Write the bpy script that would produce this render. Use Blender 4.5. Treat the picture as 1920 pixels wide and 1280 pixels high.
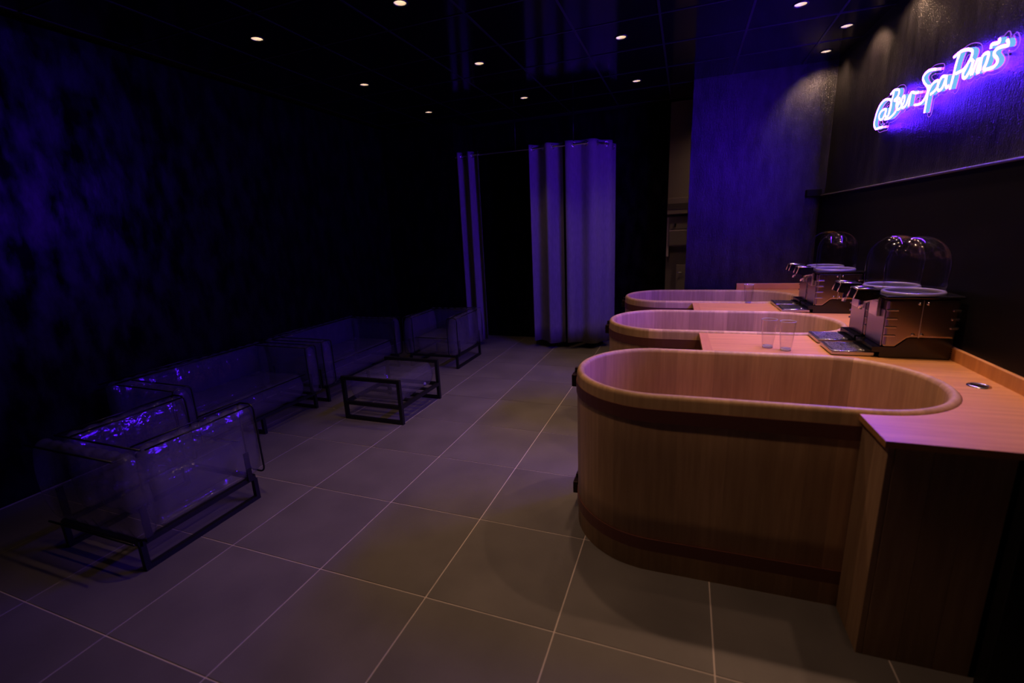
import bpy, bmesh, math, random
import numpy as np
from mathutils import Vector, Matrix

for o in list(bpy.data.objects):
    bpy.data.objects.remove(o, do_unlink=True)
S = bpy.context.scene
C = S.collection
PI = math.pi

# ------------------------------------------------------------------ camera
YAW, PITCH, ROLL = -0.3646, -0.2379, -0.0446
fw = Vector((math.sin(YAW) * math.cos(PITCH), math.cos(YAW) * math.cos(PITCH), math.sin(PITCH)))
rt = Vector((math.cos(YAW), -math.sin(YAW), 0))
up = rt.cross(fw)
cr, sr = math.cos(ROLL), math.sin(ROLL)
r2, u2 = cr * rt + sr * up, -sr * rt + cr * up
cam_d = bpy.data.cameras.new('camera')
cam = bpy.data.objects.new('camera', cam_d)
C.objects.link(cam)
m = Matrix((r2, u2, -fw)).transposed().to_4x4()
m.translation = (1.6359, -0.8742, 1.5927)
cam.matrix_world = m
cam_d.sensor_width = 36.0
cam_d.lens = 859.36 * 36 / 1920
cam_d.clip_start = 0.05
cam_d.dof.use_dof = True
cam_d.dof.focus_distance = 3.4
cam_d.dof.aperture_fstop = 1.2
S.camera = cam

# ------------------------------------------------------------------ world, exposure
w = bpy.data.worlds.new('world')
S.world = w
w.use_nodes = True
w.node_tree.nodes['Background'].inputs[0].default_value = (0, 0, 0, 1)
w.node_tree.nodes['Background'].inputs[1].default_value = 0
S.view_settings.view_transform = 'Standard'
S.view_settings.look = 'None'
S.view_settings.exposure = 0.0
S.view_settings.gamma = 1.0
S.view_settings.use_curve_mapping = False
S.cycles.max_bounces = 5
S.cycles.diffuse_bounces = 3
S.cycles.glossy_bounces = 4
S.cycles.transparent_max_bounces = 20
S.cycles.use_light_tree = False
S.cycles.caustics_reflective = False
S.cycles.caustics_refractive = False
S.cycles.sample_clamp_indirect = 3.0

# lamp levels (all light comes from the ceiling spots and the neon sign)
SPOT_W = 78.0            # spots over the tubs
SPOT_MID_W = 37.0        # spots over the aisle
SPOT_LOUNGE_W = 5.0      # dimmed spots over the lounge
SPOT_WASH_W = 24.0       # wall-wash row beside the right wall
WARM = (1.0, 0.575, 0.36)
NEON_COL = (0.075, 0.005, 1.0)
NEON_STRENGTH = 540.0      # light-emitting front of the strip
NEON_WALL_GLOW = 130.0            # added glowing ribbon that lights the wall behind the sign

# ------------------------------------------------------------------ helpers
TH = math.radians(1.3)          # the tub side of the room is turned a touch against the tile grid
OX, OY = 2.945, 1.70
cT, sT = math.cos(TH), math.sin(TH)

def loc(u, v, z=0.0):
    du, dv = u - OX, v - OY
    return Vector((OX + cT * du - sT * dv, OY + sT * du + cT * dv, z))

def link(name, data, parent=None):
    o = bpy.data.objects.new(name, data)
    C.objects.link(o)
    if parent is not None:
        o.parent = parent
    return o

def tag(o, label=None, cat=None, group=None, kind=None):
    if label: o['label'] = label
    if cat: o['category'] = cat
    if group: o['group'] = group
    if kind: o['kind'] = kind
    return o

def thing(name, label, cat, location=(0, 0, 0), rz=0.0, group=None):
    o = link(name, None)
    o.empty_display_size = 0.05
    o.location = location
    o.rotation_euler = (0, 0, rz)
    return tag(o, label, cat, group)

def turned(o):
    """object built in (u, v, z): put into the turned frame of the tub side"""
    o.location = loc(0, 0, 0)
    o.rotation_euler = (0, 0, TH)
    return o

class MB:
    def __init__(self):
        self.v, self.f, self.s = [], [], []

    def add(self, vs, fs, smooth=False):
        n = len(self.v)
        self.v += [tuple(p) for p in vs]
        self.f += [tuple(i + n for i in f) for f in fs]
        self.s += [smooth] * len(fs)
        return self

    def box(self, x0, x1, y0, y1, z0, z1, b=0.0):
        if b <= 0:
            vs = [(x, y, z) for z in (z0, z1) for y in (y0, y1) for x in (x0, x1)]
            return self.add(vs, [(0, 2, 3, 1), (4, 5, 7, 6), (0, 1, 5, 4), (2, 6, 7, 3), (0, 4, 6, 2), (1, 3, 7, 5)])
        bm = bmesh.new()
        bmesh.ops.create_cube(bm, size=1.0)
        for p in bm.verts:
            p.co = Vector(((x0 + x1) / 2 + p.co.x * (x1 - x0), (y0 + y1) / 2 + p.co.y * (y1 - y0), (z0 + z1) / 2 + p.co.z * (z1 - z0)))
        bmesh.ops.bevel(bm, geom=bm.edges[:], offset=b, segments=2, affect='EDGES', profile=0.5)
        bm.verts.index_update()
        self.add([p.co[:] for p in bm.verts], [[q.index for q in f.verts] for f in bm.faces], False)
        bm.free()
        return self

    def tube(self, pts, r, n=8, closed=False, cap=True):
        pts = [Vector(p) for p in pts]
        N = len(pts)
        rings = []
        ref = None
        for i, p in enumerate(pts):
            if closed:
                t = pts[(i + 1) % N] - pts[i - 1]
            else:
                t = pts[min(i + 1, N - 1)] - pts[max(i - 1, 0)]
            t.normalize()
            if ref is None:
                ref = Vector((0, 0, 1)) if abs(t.z) < 0.9 else Vector((1, 0, 0))
                ref = (ref - t * ref.dot(t)).normalized()
            else:
                ref = ref - t * ref.dot(t)
                ref.normalize()
            b = t.cross(ref)
            rings.append([p + (ref * math.cos(2 * PI * k / n) + b * math.sin(2 * PI * k / n)) * r for k in range(n)])
        vs = [q for rg in rings for q in rg]
        fs = []
        for i in range(N if closed else N - 1):
            j = (i + 1) % N
            for k in range(n):
                l = (k + 1) % n
                fs.append((i * n + k, i * n + l, j * n + l, j * n + k))
        if not closed and cap:
            fs.append(tuple(range(n - 1, -1, -1)))
            fs.append(tuple((N - 1) * n + k for k in range(n)))
        return self.add(vs, fs, True)

    def bar(self, a, b, w, h=None):
        """square bar from a to b"""
        a, b = Vector(a), Vector(b)
        h = h or w
        t = (b - a).normalized()
        x = t.cross(Vector((0, 0, 1))) if abs(t.z) < 0.9 else Vector((1, 0, 0))
        x.normalize()
        y = x.cross(t)
        vs = []
        for p in (a, b):
            for sx, sy in ((-1, -1), (1, -1), (1, 1), (-1, 1)):
                vs.append(p + x * sx * w / 2 + y * sy * h / 2)
        return self.add(vs, [(3, 2, 1, 0), (4, 5, 6, 7), (0, 1, 5, 4), (1, 2, 6, 5), (2, 3, 7, 6), (3, 0, 4, 7)])

    def lathe(self, prof, n=32, c=(0, 0), smooth=True):
        vs, fs = [], []
        for r, z in prof:
            for k in range(n):
                a = 2 * PI * k / n
                vs.append((c[0] + r * math.cos(a), c[1] + r * math.sin(a), z))
        for i in range(len(prof) - 1):
            for k in range(n):
                l = (k + 1) % n
                fs.append((i * n + k, i * n + l, (i + 1) * n + l, (i + 1) * n + k))
        return self.add(vs, fs, smooth)

    def disc(self, c, r, z, n=24, flip=False):
        vs = [(c[0] + r * math.cos(2 * PI * k / n), c[1] + r * math.sin(2 * PI * k / n), z) for k in range(n)]
        f = tuple(range(n))
        return self.add(vs, [f[::-1] if flip else f])

    def prism(self, poly, z0, z1):
        n = len(poly)
        vs = [(x, y, z0) for x, y in poly] + [(x, y, z1) for x, y in poly]
        fs = [tuple(range(n - 1, -1, -1)), tuple(range(n, 2 * n))]
        fs += [(i, (i + 1) % n, n + (i + 1) % n, n + i) for i in range(n)]
        return self.add(vs, fs)

    def mesh(self, name, mat, fix=True):
        me = bpy.data.meshes.new(name)
        me.from_pydata(self.v, [], self.f)
        me.polygons.foreach_set('use_smooth', self.s)
        if fix:
            bm = bmesh.new()
            bm.from_mesh(me)
            bmesh.ops.recalc_face_normals(bm, faces=bm.faces[:])
            bm.to_mesh(me)
            bm.free()
        me.materials.append(mat)
        me.update()
        return me

    def build(self, name, mat, parent=None, fix=True):
        return link(name, self.mesh(name, mat, fix), parent)

def spline(pts, k=6):
    """Catmull-Rom through 2D/3D points"""
    P = [np.array(p, float) for p in pts]
    if len(P) < 3:
        return [tuple(P[0] + (P[1] - P[0]) * i / k) for i in range(k + 1)]
    P = [2 * P[0] - P[1]] + P + [2 * P[-1] - P[-2]]
    out = []
    for i in range(1, len(P) - 2):
        a, b, c, d = P[i - 1:i + 3]
        for j in range(k):
            t = j / k
            out.append(tuple(0.5 * (2 * b + (c - a) * t + (2 * a - 5 * b + 4 * c - d) * t * t + (3 * b - a - 3 * c + d) * t ** 3)))
    out.append(tuple(P[-2]))
    return out

def copy_tree(o, parent=None):
    c = o.copy()
    C.objects.link(c)
    c.parent = parent
    for ch in o.children:
        copy_tree(ch, c)
    return c

# ------------------------------------------------------------------ materials
def new_mat(name):
    mt = bpy.data.materials.new(name)
    mt.use_nodes = True
    nt = mt.node_tree
    return mt, nt, nt.nodes['Principled BSDF'], nt.nodes['Material Output']

def plain(name, col, rough=0.5, metal=0.0, spec=0.5):
    mt, nt, b, o = new_mat(name)
    b.inputs['Base Color'].default_value = (*col, 1)
    b.inputs['Roughness'].default_value = rough
    b.inputs['Metallic'].default_value = metal
    b.inputs['Specular IOR Level'].default_value = spec
    return mt

def noisy(name, c0, c1, scale, stretch=(1, 1, 1), r0=0.4, r1=0.6, bump=0.1, bscale=None, coord='Object', detail=6.0, rnd=0.0, spec=0.5, metal=0.0, dist=0.01, fine=0.0, fscale=150.0, specvar=0.0):
    mt, nt, b, o = new_mat(name)
    N, L = nt.nodes, nt.links
    tc = N.new('ShaderNodeTexCoord')
    mp = N.new('ShaderNodeMapping')
    mp.inputs['Scale'].default_value = stretch
    src = tc.outputs[coord]
    oi = N.new('ShaderNodeObjectInfo')
    ad = N.new('ShaderNodeVectorMath'); ad.operation = 'MULTIPLY_ADD'
    L.new(oi.outputs['Random'], ad.inputs[0])
    ad.inputs[1].default_value = (17.0, 29.0, 11.0) if rnd else (0, 0, 0)
    L.new(src, ad.inputs[2])
    L.new(ad.outputs[0], mp.inputs['Vector'])
    nz = N.new('ShaderNodeTexNoise')
    nz.inputs['Scale'].default_value = scale
    nz.inputs['Detail'].default_value = detail
    L.new(mp.outputs[0], nz.inputs['Vector'])
    rp = N.new('ShaderNodeValToRGB')
    rp.color_ramp.elements[0].position = 0.32
    rp.color_ramp.elements[1].position = 0.68
    rp.color_ramp.elements[0].color = (*c0, 1)
    rp.color_ramp.elements[1].color = (*c1, 1)
    L.new(nz.outputs['Fac'], rp.inputs[0])
    col = rp.outputs[0]
    if rnd:
        hs = N.new('ShaderNodeHueSaturation')
        mr = N.new('ShaderNodeMapRange')
        mr.inputs['To Min'].default_value = 1 - rnd
        mr.inputs['To Max'].default_value = 1 + rnd
        L.new(oi.outputs['Random'], mr.inputs['Value'])
        L.new(mr.outputs[0], hs.inputs['Value'])
        L.new(col, hs.inputs['Color'])
        col = hs.outputs[0]
    L.new(col, b.inputs['Base Color'])
    rr = N.new('ShaderNodeMapRange')
    rr.inputs['To Min'].default_value = r0
    rr.inputs['To Max'].default_value = r1
    L.new(nz.outputs['Fac'], rr.inputs['Value'])
    L.new(rr.outputs[0], b.inputs['Roughness'])
    b.inputs['Specular IOR Level'].default_value = spec
    b.inputs['Metallic'].default_value = metal
    if specvar:
        sv = N.new('ShaderNodeMapRange')
        sv.inputs['From Min'].default_value = 0.36
        sv.inputs['From Max'].default_value = 0.64
        sv.inputs['To Min'].default_value = max(0.0, spec - specvar)
        sv.inputs['To Max'].default_value = spec + specvar
        L.new(nz.outputs['Fac'], sv.inputs['Value'])
        L.new(sv.outputs[0], b.inputs['Specular IOR Level'])
    if bump:
        n2 = N.new('ShaderNodeTexNoise')
        n2.inputs['Scale'].default_value = bscale or scale * 4
        n2.inputs['Detail'].default_value = 4
        L.new(mp.outputs[0], n2.inputs['Vector'])
        bp = N.new('ShaderNodeBump')
        bp.inputs['Strength'].default_value = bump
        bp.inputs['Distance'].default_value = dist
        L.new(n2.outputs['Fac'], bp.inputs['Height'])
        last = bp
        if fine:                                    # gritty fine relief on top of the coarse one
            n3 = N.new('ShaderNodeTexNoise')
            n3.inputs['Scale'].default_value = fscale
            n3.inputs['Detail'].default_value = 1
            L.new(src, n3.inputs['Vector'])
            b2 = N.new('ShaderNodeBump')
            b2.inputs['Strength'].default_value = fine
            b2.inputs['Distance'].default_value = 0.004
            L.new(n3.outputs['Fac'], b2.inputs['Height'])
            L.new(bp.outputs[0], b2.inputs['Normal'])
            last = b2
        L.new(last.outputs[0], b.inputs['Normal'])
    return mt

def emit(name, col, strength):
    mt, nt, b, o = new_mat(name)
    nt.nodes.remove(b)
    e = nt.nodes.new('ShaderNodeEmission')
    e.inputs[0].default_value = (*col, 1)
    e.inputs[1].default_value = strength
    nt.links.new(e.outputs[0], o.inputs[0])
    return mt

def clear(name, tint, ior, rough, haze, hazecol, bump=0.0, bscale=30.0):
    """thin clear sheet: see-through, with surface reflection and a trace of milky haze"""
    mt, nt, b, o = new_mat(name)
    nt.nodes.remove(b)
    N, L = nt.nodes, nt.links
    tr = N.new('ShaderNodeBsdfTransparent'); tr.inputs[0].default_value = (*tint, 1)
    gl = N.new('ShaderNodeBsdfGlossy'); gl.inputs['Roughness'].default_value = rough
    df = N.new('ShaderNodeBsdfDiffuse'); df.inputs[0].default_value = (*hazecol, 1)
    fr = N.new('ShaderNodeFresnel'); fr.inputs['IOR'].default_value = ior
    ge = N.new('ShaderNodeNewGeometry')
    io = N.new('ShaderNodeMapRange')           # same reflectance from both sides of the thin sheet
    io.inputs['To Min'].default_value = ior
    io.inputs['To Max'].default_value = 1.0 / ior
    L.new(ge.outputs['Backfacing'], io.inputs['Value'])
    L.new(io.outputs[0], fr.inputs['IOR'])
    m1 = N.new('ShaderNodeMixShader'); m1.inputs[0].default_value = haze
    L.new(tr.outputs[0], m1.inputs[1]); L.new(df.outputs[0], m1.inputs[2])
    m2 = N.new('ShaderNodeMixShader')
    L.new(fr.outputs[0], m2.inputs[0]); L.new(m1.outputs[0], m2.inputs[1]); L.new(gl.outputs[0], m2.inputs[2])
    L.new(m2.outputs[0], o.inputs[0])
    if bump:
        tc = N.new('ShaderNodeTexCoord')
        nz = N.new('ShaderNodeTexNoise'); nz.inputs['Scale'].default_value = bscale; nz.inputs['Detail'].default_value = 3
        L.new(tc.outputs['Object'], nz.inputs['Vector'])
        bp = N.new('ShaderNodeBump'); bp.inputs['Strength'].default_value = bump; bp.inputs['Distance'].default_value = 0.02
        L.new(nz.outputs['Fac'], bp.inputs['Height'])
        L.new(bp.outputs[0], gl.inputs['Normal']); L.new(bp.outputs[0], fr.inputs['Normal'])
    return mt

M = {}
M['tile'] = noisy('porcelain_tile', (0.125, 0.117, 0.112), (0.165, 0.155, 0.148), 3.0, r0=0.42, r1=0.6, bump=0.06, bscale=60, rnd=0.06, spec=0.4)
M['grout'] = plain('pale_grout', (0.62, 0.55, 0.52), 0.9)
M['paint'] = noisy('black_brushed_paint', (0.004, 0.004, 0.005), (0.011, 0.0105, 0.012), 3.0, stretch=(4, 4, 1.2), r0=0.27, r1=0.42, bump=0.3, bscale=20, spec=0.6, dist=0.012, fine=0.9, fscale=150.0, specvar=0.12)
M['paint_matt'] = noisy('black_satin_wall_paint', (0.002, 0.002, 0.0025), (0.005, 0.005, 0.006), 6.0, stretch=(1.6, 1.6, 0.7), r0=0.27, r1=0.42, bump=0.2, bscale=7, spec=0.11, dist=0.02, specvar=0.10)
M['panel_paint'] = plain('black_panel_paint', (0.004, 0.004, 0.005), 0.5, spec=0.12)
M['ceil'] = plain('gloss_black_ceiling', (0.003, 0.003, 0.003), 0.10, spec=0.22)
M['ceil_void'] = plain('ceiling_void', (0.003, 0.003, 0.003), 0.9)
M['gridbar'] = plain('black_grid_bar', (0.012, 0.012, 0.014), 0.3, spec=0.6)
M['trim_metal'] = plain('satin_trim_metal', (0.75, 0.73, 0.78), 0.3, metal=1.0)
M['greywall'] = noisy('grey_passage_wall', (0.20, 0.17, 0.16), (0.24, 0.205, 0.195), 2.0, r0=0.6, r1=0.8, bump=0.05)
M['greybox'] = plain('grey_box_paint', (0.30, 0.26, 0.24), 0.45)
M['greydark'] = plain('dark_grey_paint', (0.10, 0.09, 0.09), 0.5)  # plain darker grey for the strip on the trunking cover
M['white'] = plain('white_plastic', (0.62, 0.55, 0.52), 0.45)
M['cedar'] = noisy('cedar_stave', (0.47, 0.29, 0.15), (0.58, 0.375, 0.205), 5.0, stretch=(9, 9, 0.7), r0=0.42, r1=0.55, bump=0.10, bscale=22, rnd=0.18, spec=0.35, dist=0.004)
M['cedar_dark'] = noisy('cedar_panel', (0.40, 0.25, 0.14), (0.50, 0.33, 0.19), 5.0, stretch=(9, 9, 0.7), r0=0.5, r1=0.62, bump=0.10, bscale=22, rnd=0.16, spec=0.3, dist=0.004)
M['worktop'] = noisy('beech_worktop', (0.57, 0.265, 0.085), (0.70, 0.355, 0.13), 4.0, stretch=(0.8, 10, 1), r0=0.36, r1=0.48, bump=0.06, bscale=16, spec=0.5, dist=0.003)
M['end_board'] = noisy('beech_end_board', (0.52, 0.225, 0.08), (0.62, 0.29, 0.11), 4.0, stretch=(10, 0.8, 1), r0=0.4, r1=0.5, bump=0.05, bscale=16)
M['hoop'] = plain('red_brown_strap', (0.17, 0.062, 0.046), 0.5, spec=0.4)
M['clamp'] = plain('dark_strap_clamp', (0.035, 0.018, 0.016), 0.4, metal=0.6)
M['chrome'] = plain('chrome', (0.80, 0.78, 0.77), 0.2, metal=1.0)
M['steel'] = plain('brushed_steel', (0.50, 0.47, 0.46), 0.26, metal=1.0)
M['steel_side'] = plain('bronze_steel_side', (0.33, 0.28, 0.27), 0.24, metal=1.0)
M['black_plastic'] = plain('black_plastic', (0.006, 0.006, 0.007), 0.2)
M['ring'] = plain('neon_tinted_plastic', (0.26, 0.23, 0.36), 0.25)  # pale collar with the violet of the neon light put into its colour
M['grille'] = noisy('drip_grille', (0.02, 0.02, 0.025), (0.35, 0.33, 0.33), 190.0, r0=0.2, r1=0.4, bump=0.6, bscale=190, metal=0.9, detail=0.0)
M['dome'] = clear('clear_dome', (0.95, 0.95, 0.96), 1.5, 0.05, 0.0, (0.5, 0.5, 0.5))
M['glass'] = clear('drinking_glass', (0.98, 0.98, 0.985), 1.55, 0.05, 0.0, (0.6, 0.6, 0.6))
M['glass_glint'] = clear('glass_glint', (0.95, 0.95, 0.96), 1.9, 0.06, 0.5, (0.9, 0.9, 0.95))  # milky white stands in for the glints on rim and base
M['vinyl'] = clear('clear_vinyl', (0.90, 0.89, 0.92), 1.6, 0.11, 0.10, (0.45, 0.43, 0.48), bump=0.8, bscale=11)
M['piping'] = plain('black_piping', (0.005, 0.005, 0.005), 0.35)
M['frame'] = plain('black_metal_frame', (0.006, 0.006, 0.006), 0.45)
M['curtain'] = noisy('grey_curtain_cloth', (0.21, 0.198, 0.193), (0.26, 0.245, 0.24), 60.0, stretch=(1, 1, 0.2), r0=0.75, r1=0.95, bump=0.1, bscale=300, spec=0.2, dist=0.002)
M['neon'] = emit('neon_tube', NEON_COL, NEON_STRENGTH)
M['neon_wall_glow'] = emit('added_wall_glow', NEON_COL, NEON_WALL_GLOW)
M['plate'] = clear('acrylic_plate', (0.90, 0.88, 0.96), 1.3, 0.05, 0.0, (0.5, 0.5, 0.5))
M['housing'] = emit('neon_flex_side', (0.20, 0.55, 1.0), 0.9)
M['plate_edge'] = emit('lit_acrylic_edge', (0.42, 0.10, 1.0), 1.1)
M['lens'] = emit('spot_lens', (1.0, 0.74, 0.50), 26.0)
M['cup'] = plain('spot_reflector_cup', (0.30, 0.27, 0.25), 0.45)
M['darkglass'] = plain('dark_gloss_panel', (0.004, 0.004, 0.004), 0.18, spec=0.4)

# ------------------------------------------------------------------ floor
X0, X1, Y0, Y1 = -2.42, 3.2, -2.4, 5.72
fl = MB().box(X0 - 0.1, X1, Y0, Y1, -0.10, -0.003).build('floor', M['grout'])
tag(fl, 'grey square porcelain tiles with pale grout joints', kind='structure')
tm = MB().box(-0.297, 0.297, -0.297, 0.297, -0.02, 0.0, 0.0015).mesh('floor_tile', M['tile'])
for i in range(-4, 5):
    for j in range(-4, 10):
        if j == 9 and False:
            continue
        t = link('floor_tile', tm, fl)
        t.location = (0.6 * i + 0.3, 0.6 * j + 0.3, 0)

# ------------------------------------------------------------------ ceiling
CZ = 3.0
ce = MB().box(X0 - 0.2, X1, Y0, Y1, CZ + 0.06, CZ + 0.16).build('ceiling', M['ceil_void'])
tag(ce, 'glossy black suspended ceiling of square panels', kind='structure')
SPOT_GRID = [(x, y) for x in (-1.3, -0.1, 1.1, 2.3) for y in (4.38, 3.18, 1.98, 0.78) if (x, y) != (2.3, 4.38)]
SPOT_WASH = [(2.72, y) for y in (4.345, 3.77, 3.19, 2.61, 2.03, 1.45)]
SPOT_PASSAGE_FILL = [(2.45, 5.2)]  # unseen lamp added to brighten the passage wall
HOLE = 0.042
def panel_mesh(hole=None):
    if hole is None:
        return MB().box(-0.292, 0.292, -0.292, 0.292, 0.0, 0.012).mesh('ceiling_panel', M['ceil'])
    hx_, hy_ = hole
    ring, sq = [], []
    n = 24
    for k in range(n):
        a = 2 * PI * (k + 0.5) / n
        dx, dy = math.cos(a), math.sin(a)
        ring.append((hx_ + HOLE * dx, hy_ + HOLE * dy))
        tx = ((0.292 if dx > 0 else -0.292) - hx_) / dx
        ty = ((0.292 if dy > 0 else -0.292) - hy_) / dy
        t_ = min(tx, ty)
        sq.append((hx_ + dx * t_, hy_ + dy * t_))
    corners = [(0.292, 0.292), (-0.292, 0.292), (-0.292, -0.292), (0.292, -0.292)]
    for c in corners:                       # pull the closest rim point into each corner
        k = min(range(n), key=lambda q: (sq[q][0] - c[0]) ** 2 + (sq[q][1] - c[1]) ** 2)
        sq[k] = c
    mb = MB()
    vs = [(x, y, z) for z in (0.0, 0.012) for x, y in ring + sq]
    fs = []
    for k in range(n):
        l = (k + 1) % n
        fs += [(k, l, n + l, n + k), (2 * n + k, 3 * n + k, 3 * n + l, 2 * n + l), (n + k, n + l, 3 * n + l, 3 * n + k), (k, 2 * n + k, 2 * n + l, l)]
    return mb.add(vs, fs).mesh('ceiling_panel', M['ceil'])
panel_cache = {}
gx = [2.0 + 0.6 * k for k in range(-7, 3)]
gy = [3.48 + 0.6 * k for k in range(-9, 4)]
rng = random.Random(4)
for x in gx[:-1]:
    for y in gy[:-1]:
        hit = [(round(sx - x - 0.3, 3), round(sy - y - 0.3, 3)) for sx, sy in SPOT_GRID + SPOT_WASH + SPOT_PASSAGE_FILL if abs(sx - x - 0.3) < 0.28 and abs(sy - y - 0.3) < 0.28]
        key = hit[0] if hit else None
        if key not in panel_cache:
            panel_cache[key] = panel_mesh(key)
        p = link('ceiling_panel', panel_cache[key], ce)
        p.location = (x + 0.3, y + 0.3, CZ)
        p.rotation_euler = (rng.uniform(-1, 1) * 0.002, rng.uniform(-1, 1) * 0.002, 0)
for x in gx:
    MB().box(x - 0.008, x + 0.008, gy[0], gy[-1], CZ - 0.003, CZ + 0.006).build('grid_bar', M['gridbar'], ce)
for y in gy:
    MB().box(gx[0], gx[-1], y - 0.008, y + 0.008, CZ - 0.004, CZ + 0.004).build('grid_bar', M['gridbar'], ce)

# ------------------------------------------------------------------ walls
def wall(name, mat, *b, t=False, label=None):
    o = MB().box(*b).build(name, mat)
    if t: turned(o)
    return tag(o, label, kind='structure')

wall('wall_left', M['paint_matt'], -2.62, -2.42, -2.4, 5.0, 0, CZ + 0.03)
wall('wall_front', M['paint_matt'], -2.62, 3.2, -2.6, -2.4, 0, CZ + 0.03)
wall('wall_back_corner', M['paint_matt'], -2.62, -1.30, 4.98, 5.8, 0, CZ + 0.03)
wall('wall_back_far', M['paint_matt'], -1.30, 1.395, 5.60, 5.8, 0, CZ + 0.03)
wall('wall_passage', M['greywall'], 1.395, 3.2, 5.60, 5.8, 0, CZ + 0.03)
wall('wall_back', M['paint'], 1.71, 3.15, 4.66, 4.76, 0, CZ + 0.02, t=True)
wall('wall_right', M['panel_paint'], 2.932, 3.15, -3.0, 4.66, 0, 1.785, t=True)
wall('wall_right_upper', M['paint'], 2.968, 3.15, -3.0, 4.66, 1.785, CZ + 0.02, t=True)
o = MB().box(2.925, 2.968, -3.0, 4.655, 1.785, 1.795).tube([(2.924, -3.0, 1.791), (2.924, 4.655, 1.791)], 0.0065, 10).build('trim_1', M['trim_metal'])
tag(turned(o), 'dark metal edge trim along the ledge of the right wall', kind='structure')
o = MB().box(2.80, 2.93, 4.60, 4.655, 1.79, 1.855, 0.004).build('trim_2', M['panel_paint'])
tag(turned(o), kind='structure')

# ------------------------------------------------------------------ ceiling spots
def make_spot():
    root = thing('ceiling_spot', 'x', 'spotlight')
    pr = [(0.050, 0.0), (0.050, -0.003), (0.044, -0.005), (0.0395, -0.003), (0.0390, 0.002)]
    MB().lathe(pr, 28).build('trim_ring', M['frame'], root)
    MB().lathe([(0.0388, 0.002), (0.036, 0.022), (0.027, 0.040)], 28).build('reflector_cup', M['cup'], root)
    MB().disc((0, 0), 0.027, 0.0395, 24, flip=True).build('lens', M['lens'], root, fix=False)
    return root

spot_data = {}
def spot_light(watts, size, blend):
    k = (watts, size, blend)
    if k not in spot_data:
        d = bpy.data.lights.new('spot_beam', 'SPOT')
        d.energy = watts
        d.color = WARM
        d.spot_size = math.radians(size)
        d.spot_blend = blend
        d.shadow_soft_size = 0.03
        spot_data[k] = d
    return spot_data[k]

proto = make_spot()
def place_spot(x, y, watts, label, size=76, blend=1.0, tilt=(0.0, 0.0), group='ceiling spots in the square grid'):
    r = copy_tree(proto)
    r.location = (x, y, CZ - 0.0005)
    tag(r, label, 'spotlight', group)
    l = link('spot_beam', spot_light(watts, size, blend), r)
    l.location = (0, 0, -0.012)
    l.rotation_euler = (tilt[0], tilt[1], 0)
    return r

cols = {-1.3: ('the lounge', SPOT_LOUNGE_W), -0.1: ('the aisle', SPOT_MID_W), 1.1: ('the foot of the tubs', SPOT_MID_W), 2.3: ('the worktop', SPOT_W)}
rows = {4.38: ('in the row nearest the curtains', 0.5), 3.18: ('in the second row from the curtains', 1.0), 1.98: ('in the third row from the curtains', 1.0), 0.78: ('in the fourth row from the curtains', 0.95)}
for x, (nm, wt) in cols.items():
    for y, (rn, dim) in rows.items():
        if x == 2.3 and y == 4.38:
            continue
        place_spot(x, y, wt * (dim if x < 2 or y > 1 else 0.15), 'round ceiling spot above %s, %s' % (nm, rn), size=94 if x > 1 else 76)
for k, y in enumerate((4.345, 3.77, 3.19, 2.61, 2.03, 1.45)):
    nm = ['nearest the back corner', 'second from the back corner', 'third from the back corner', 'fourth from the back corner', 'fifth from the back corner', 'sixth from the back corner', 'last before the counter end'][k]
    place_spot(2.72, y, SPOT_WASH_W * (0.7 if k == 0 else 1.0), 'round ceiling spot close to the neon wall, %s' % nm, size=112, blend=0.8, tilt=(0.45 if k == 0 else 0.0, -0.36 if k else -0.25), group='wall-wash spots along the right wall')

place_spot(2.45, 5.2, 32.0, 'added unseen ceiling spot lighting the passage behind the back wall', size=150, group='ceiling spots in the square grid')

for o in list(proto.children) + [proto]:
    bpy.data.objects.remove(o, do_unlink=True)

# ------------------------------------------------------------------ soaking tubs
HL, RAD = 0.80, 0.41                 # half length, end radius (outer)
ST = HL - RAD
TUB_H = 0.88
TUBS = [1.51, 2.825, 4.095]          # v of the three tub centres
TUB_U = 1.915

prof = [(0.0, 0.0), (0.0, 0.30), (0.0, 0.60), (0.0, 0.858), (0.003, 0.868), (0.010, 0.876), (0.020, 0.880), (0.030, 0.876), (0.037, 0.868), (0.040, 0.858), (0.040, 0.5), (0.040, 0.06), (0.040, 0.0)]

def stave_mesh(curved):
    mb = MB()
    n = 4 if curved else 1
    width = 2 * ST / 8
    da = PI / 14
    gap = 0.00004
    rings = []
    for i in range(n + 1):
        t = i / n
        ring = []
        for d, z in prof:
            if curved:
                a = -da / 2 + gap / RAD + t * (da - 2 * gap / RAD)
                ring.append(((RAD - d) * math.cos(a), (RAD - d) * math.sin(a), z))
            else:
                ring.append((-d, -width / 2 + gap + t * (width - 2 * gap), z))
        rings.append(ring)
    P = len(prof)
    vs = [p for r in rings for p in r]
    fs = []
    for i in range(n):
        for k in range(P):
            l = (k + 1) % P
            fs.append((i * P + k, (i + 1) * P + k, (i + 1) * P + l, i * P + l))
    mb.add(vs, fs, True)
    mb.add(rings[0], [tuple(range(P))])
    mb.add(rings[-1], [tuple(range(P - 1, -1, -1))])
    return mb.mesh('stave', M['cedar'])

sm_c, sm_s = stave_mesh(True), stave_mesh(False)

def stadium(off=0.0, n=20, hl=None):
    """outline of the tub, counter-clockwise, grown by off"""
    r = RAD + off
    pts = []
    for k in range(n + 1):
        a = -PI / 2 + PI * k / n
        pts.append((ST + r * math.cos(a), r * math.sin(a)))
    for k in range(n + 1):
        a = PI / 2 + PI * k / n
        pts.append((-ST + r * math.cos(a), r * math.sin(a)))
    return pts

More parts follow.
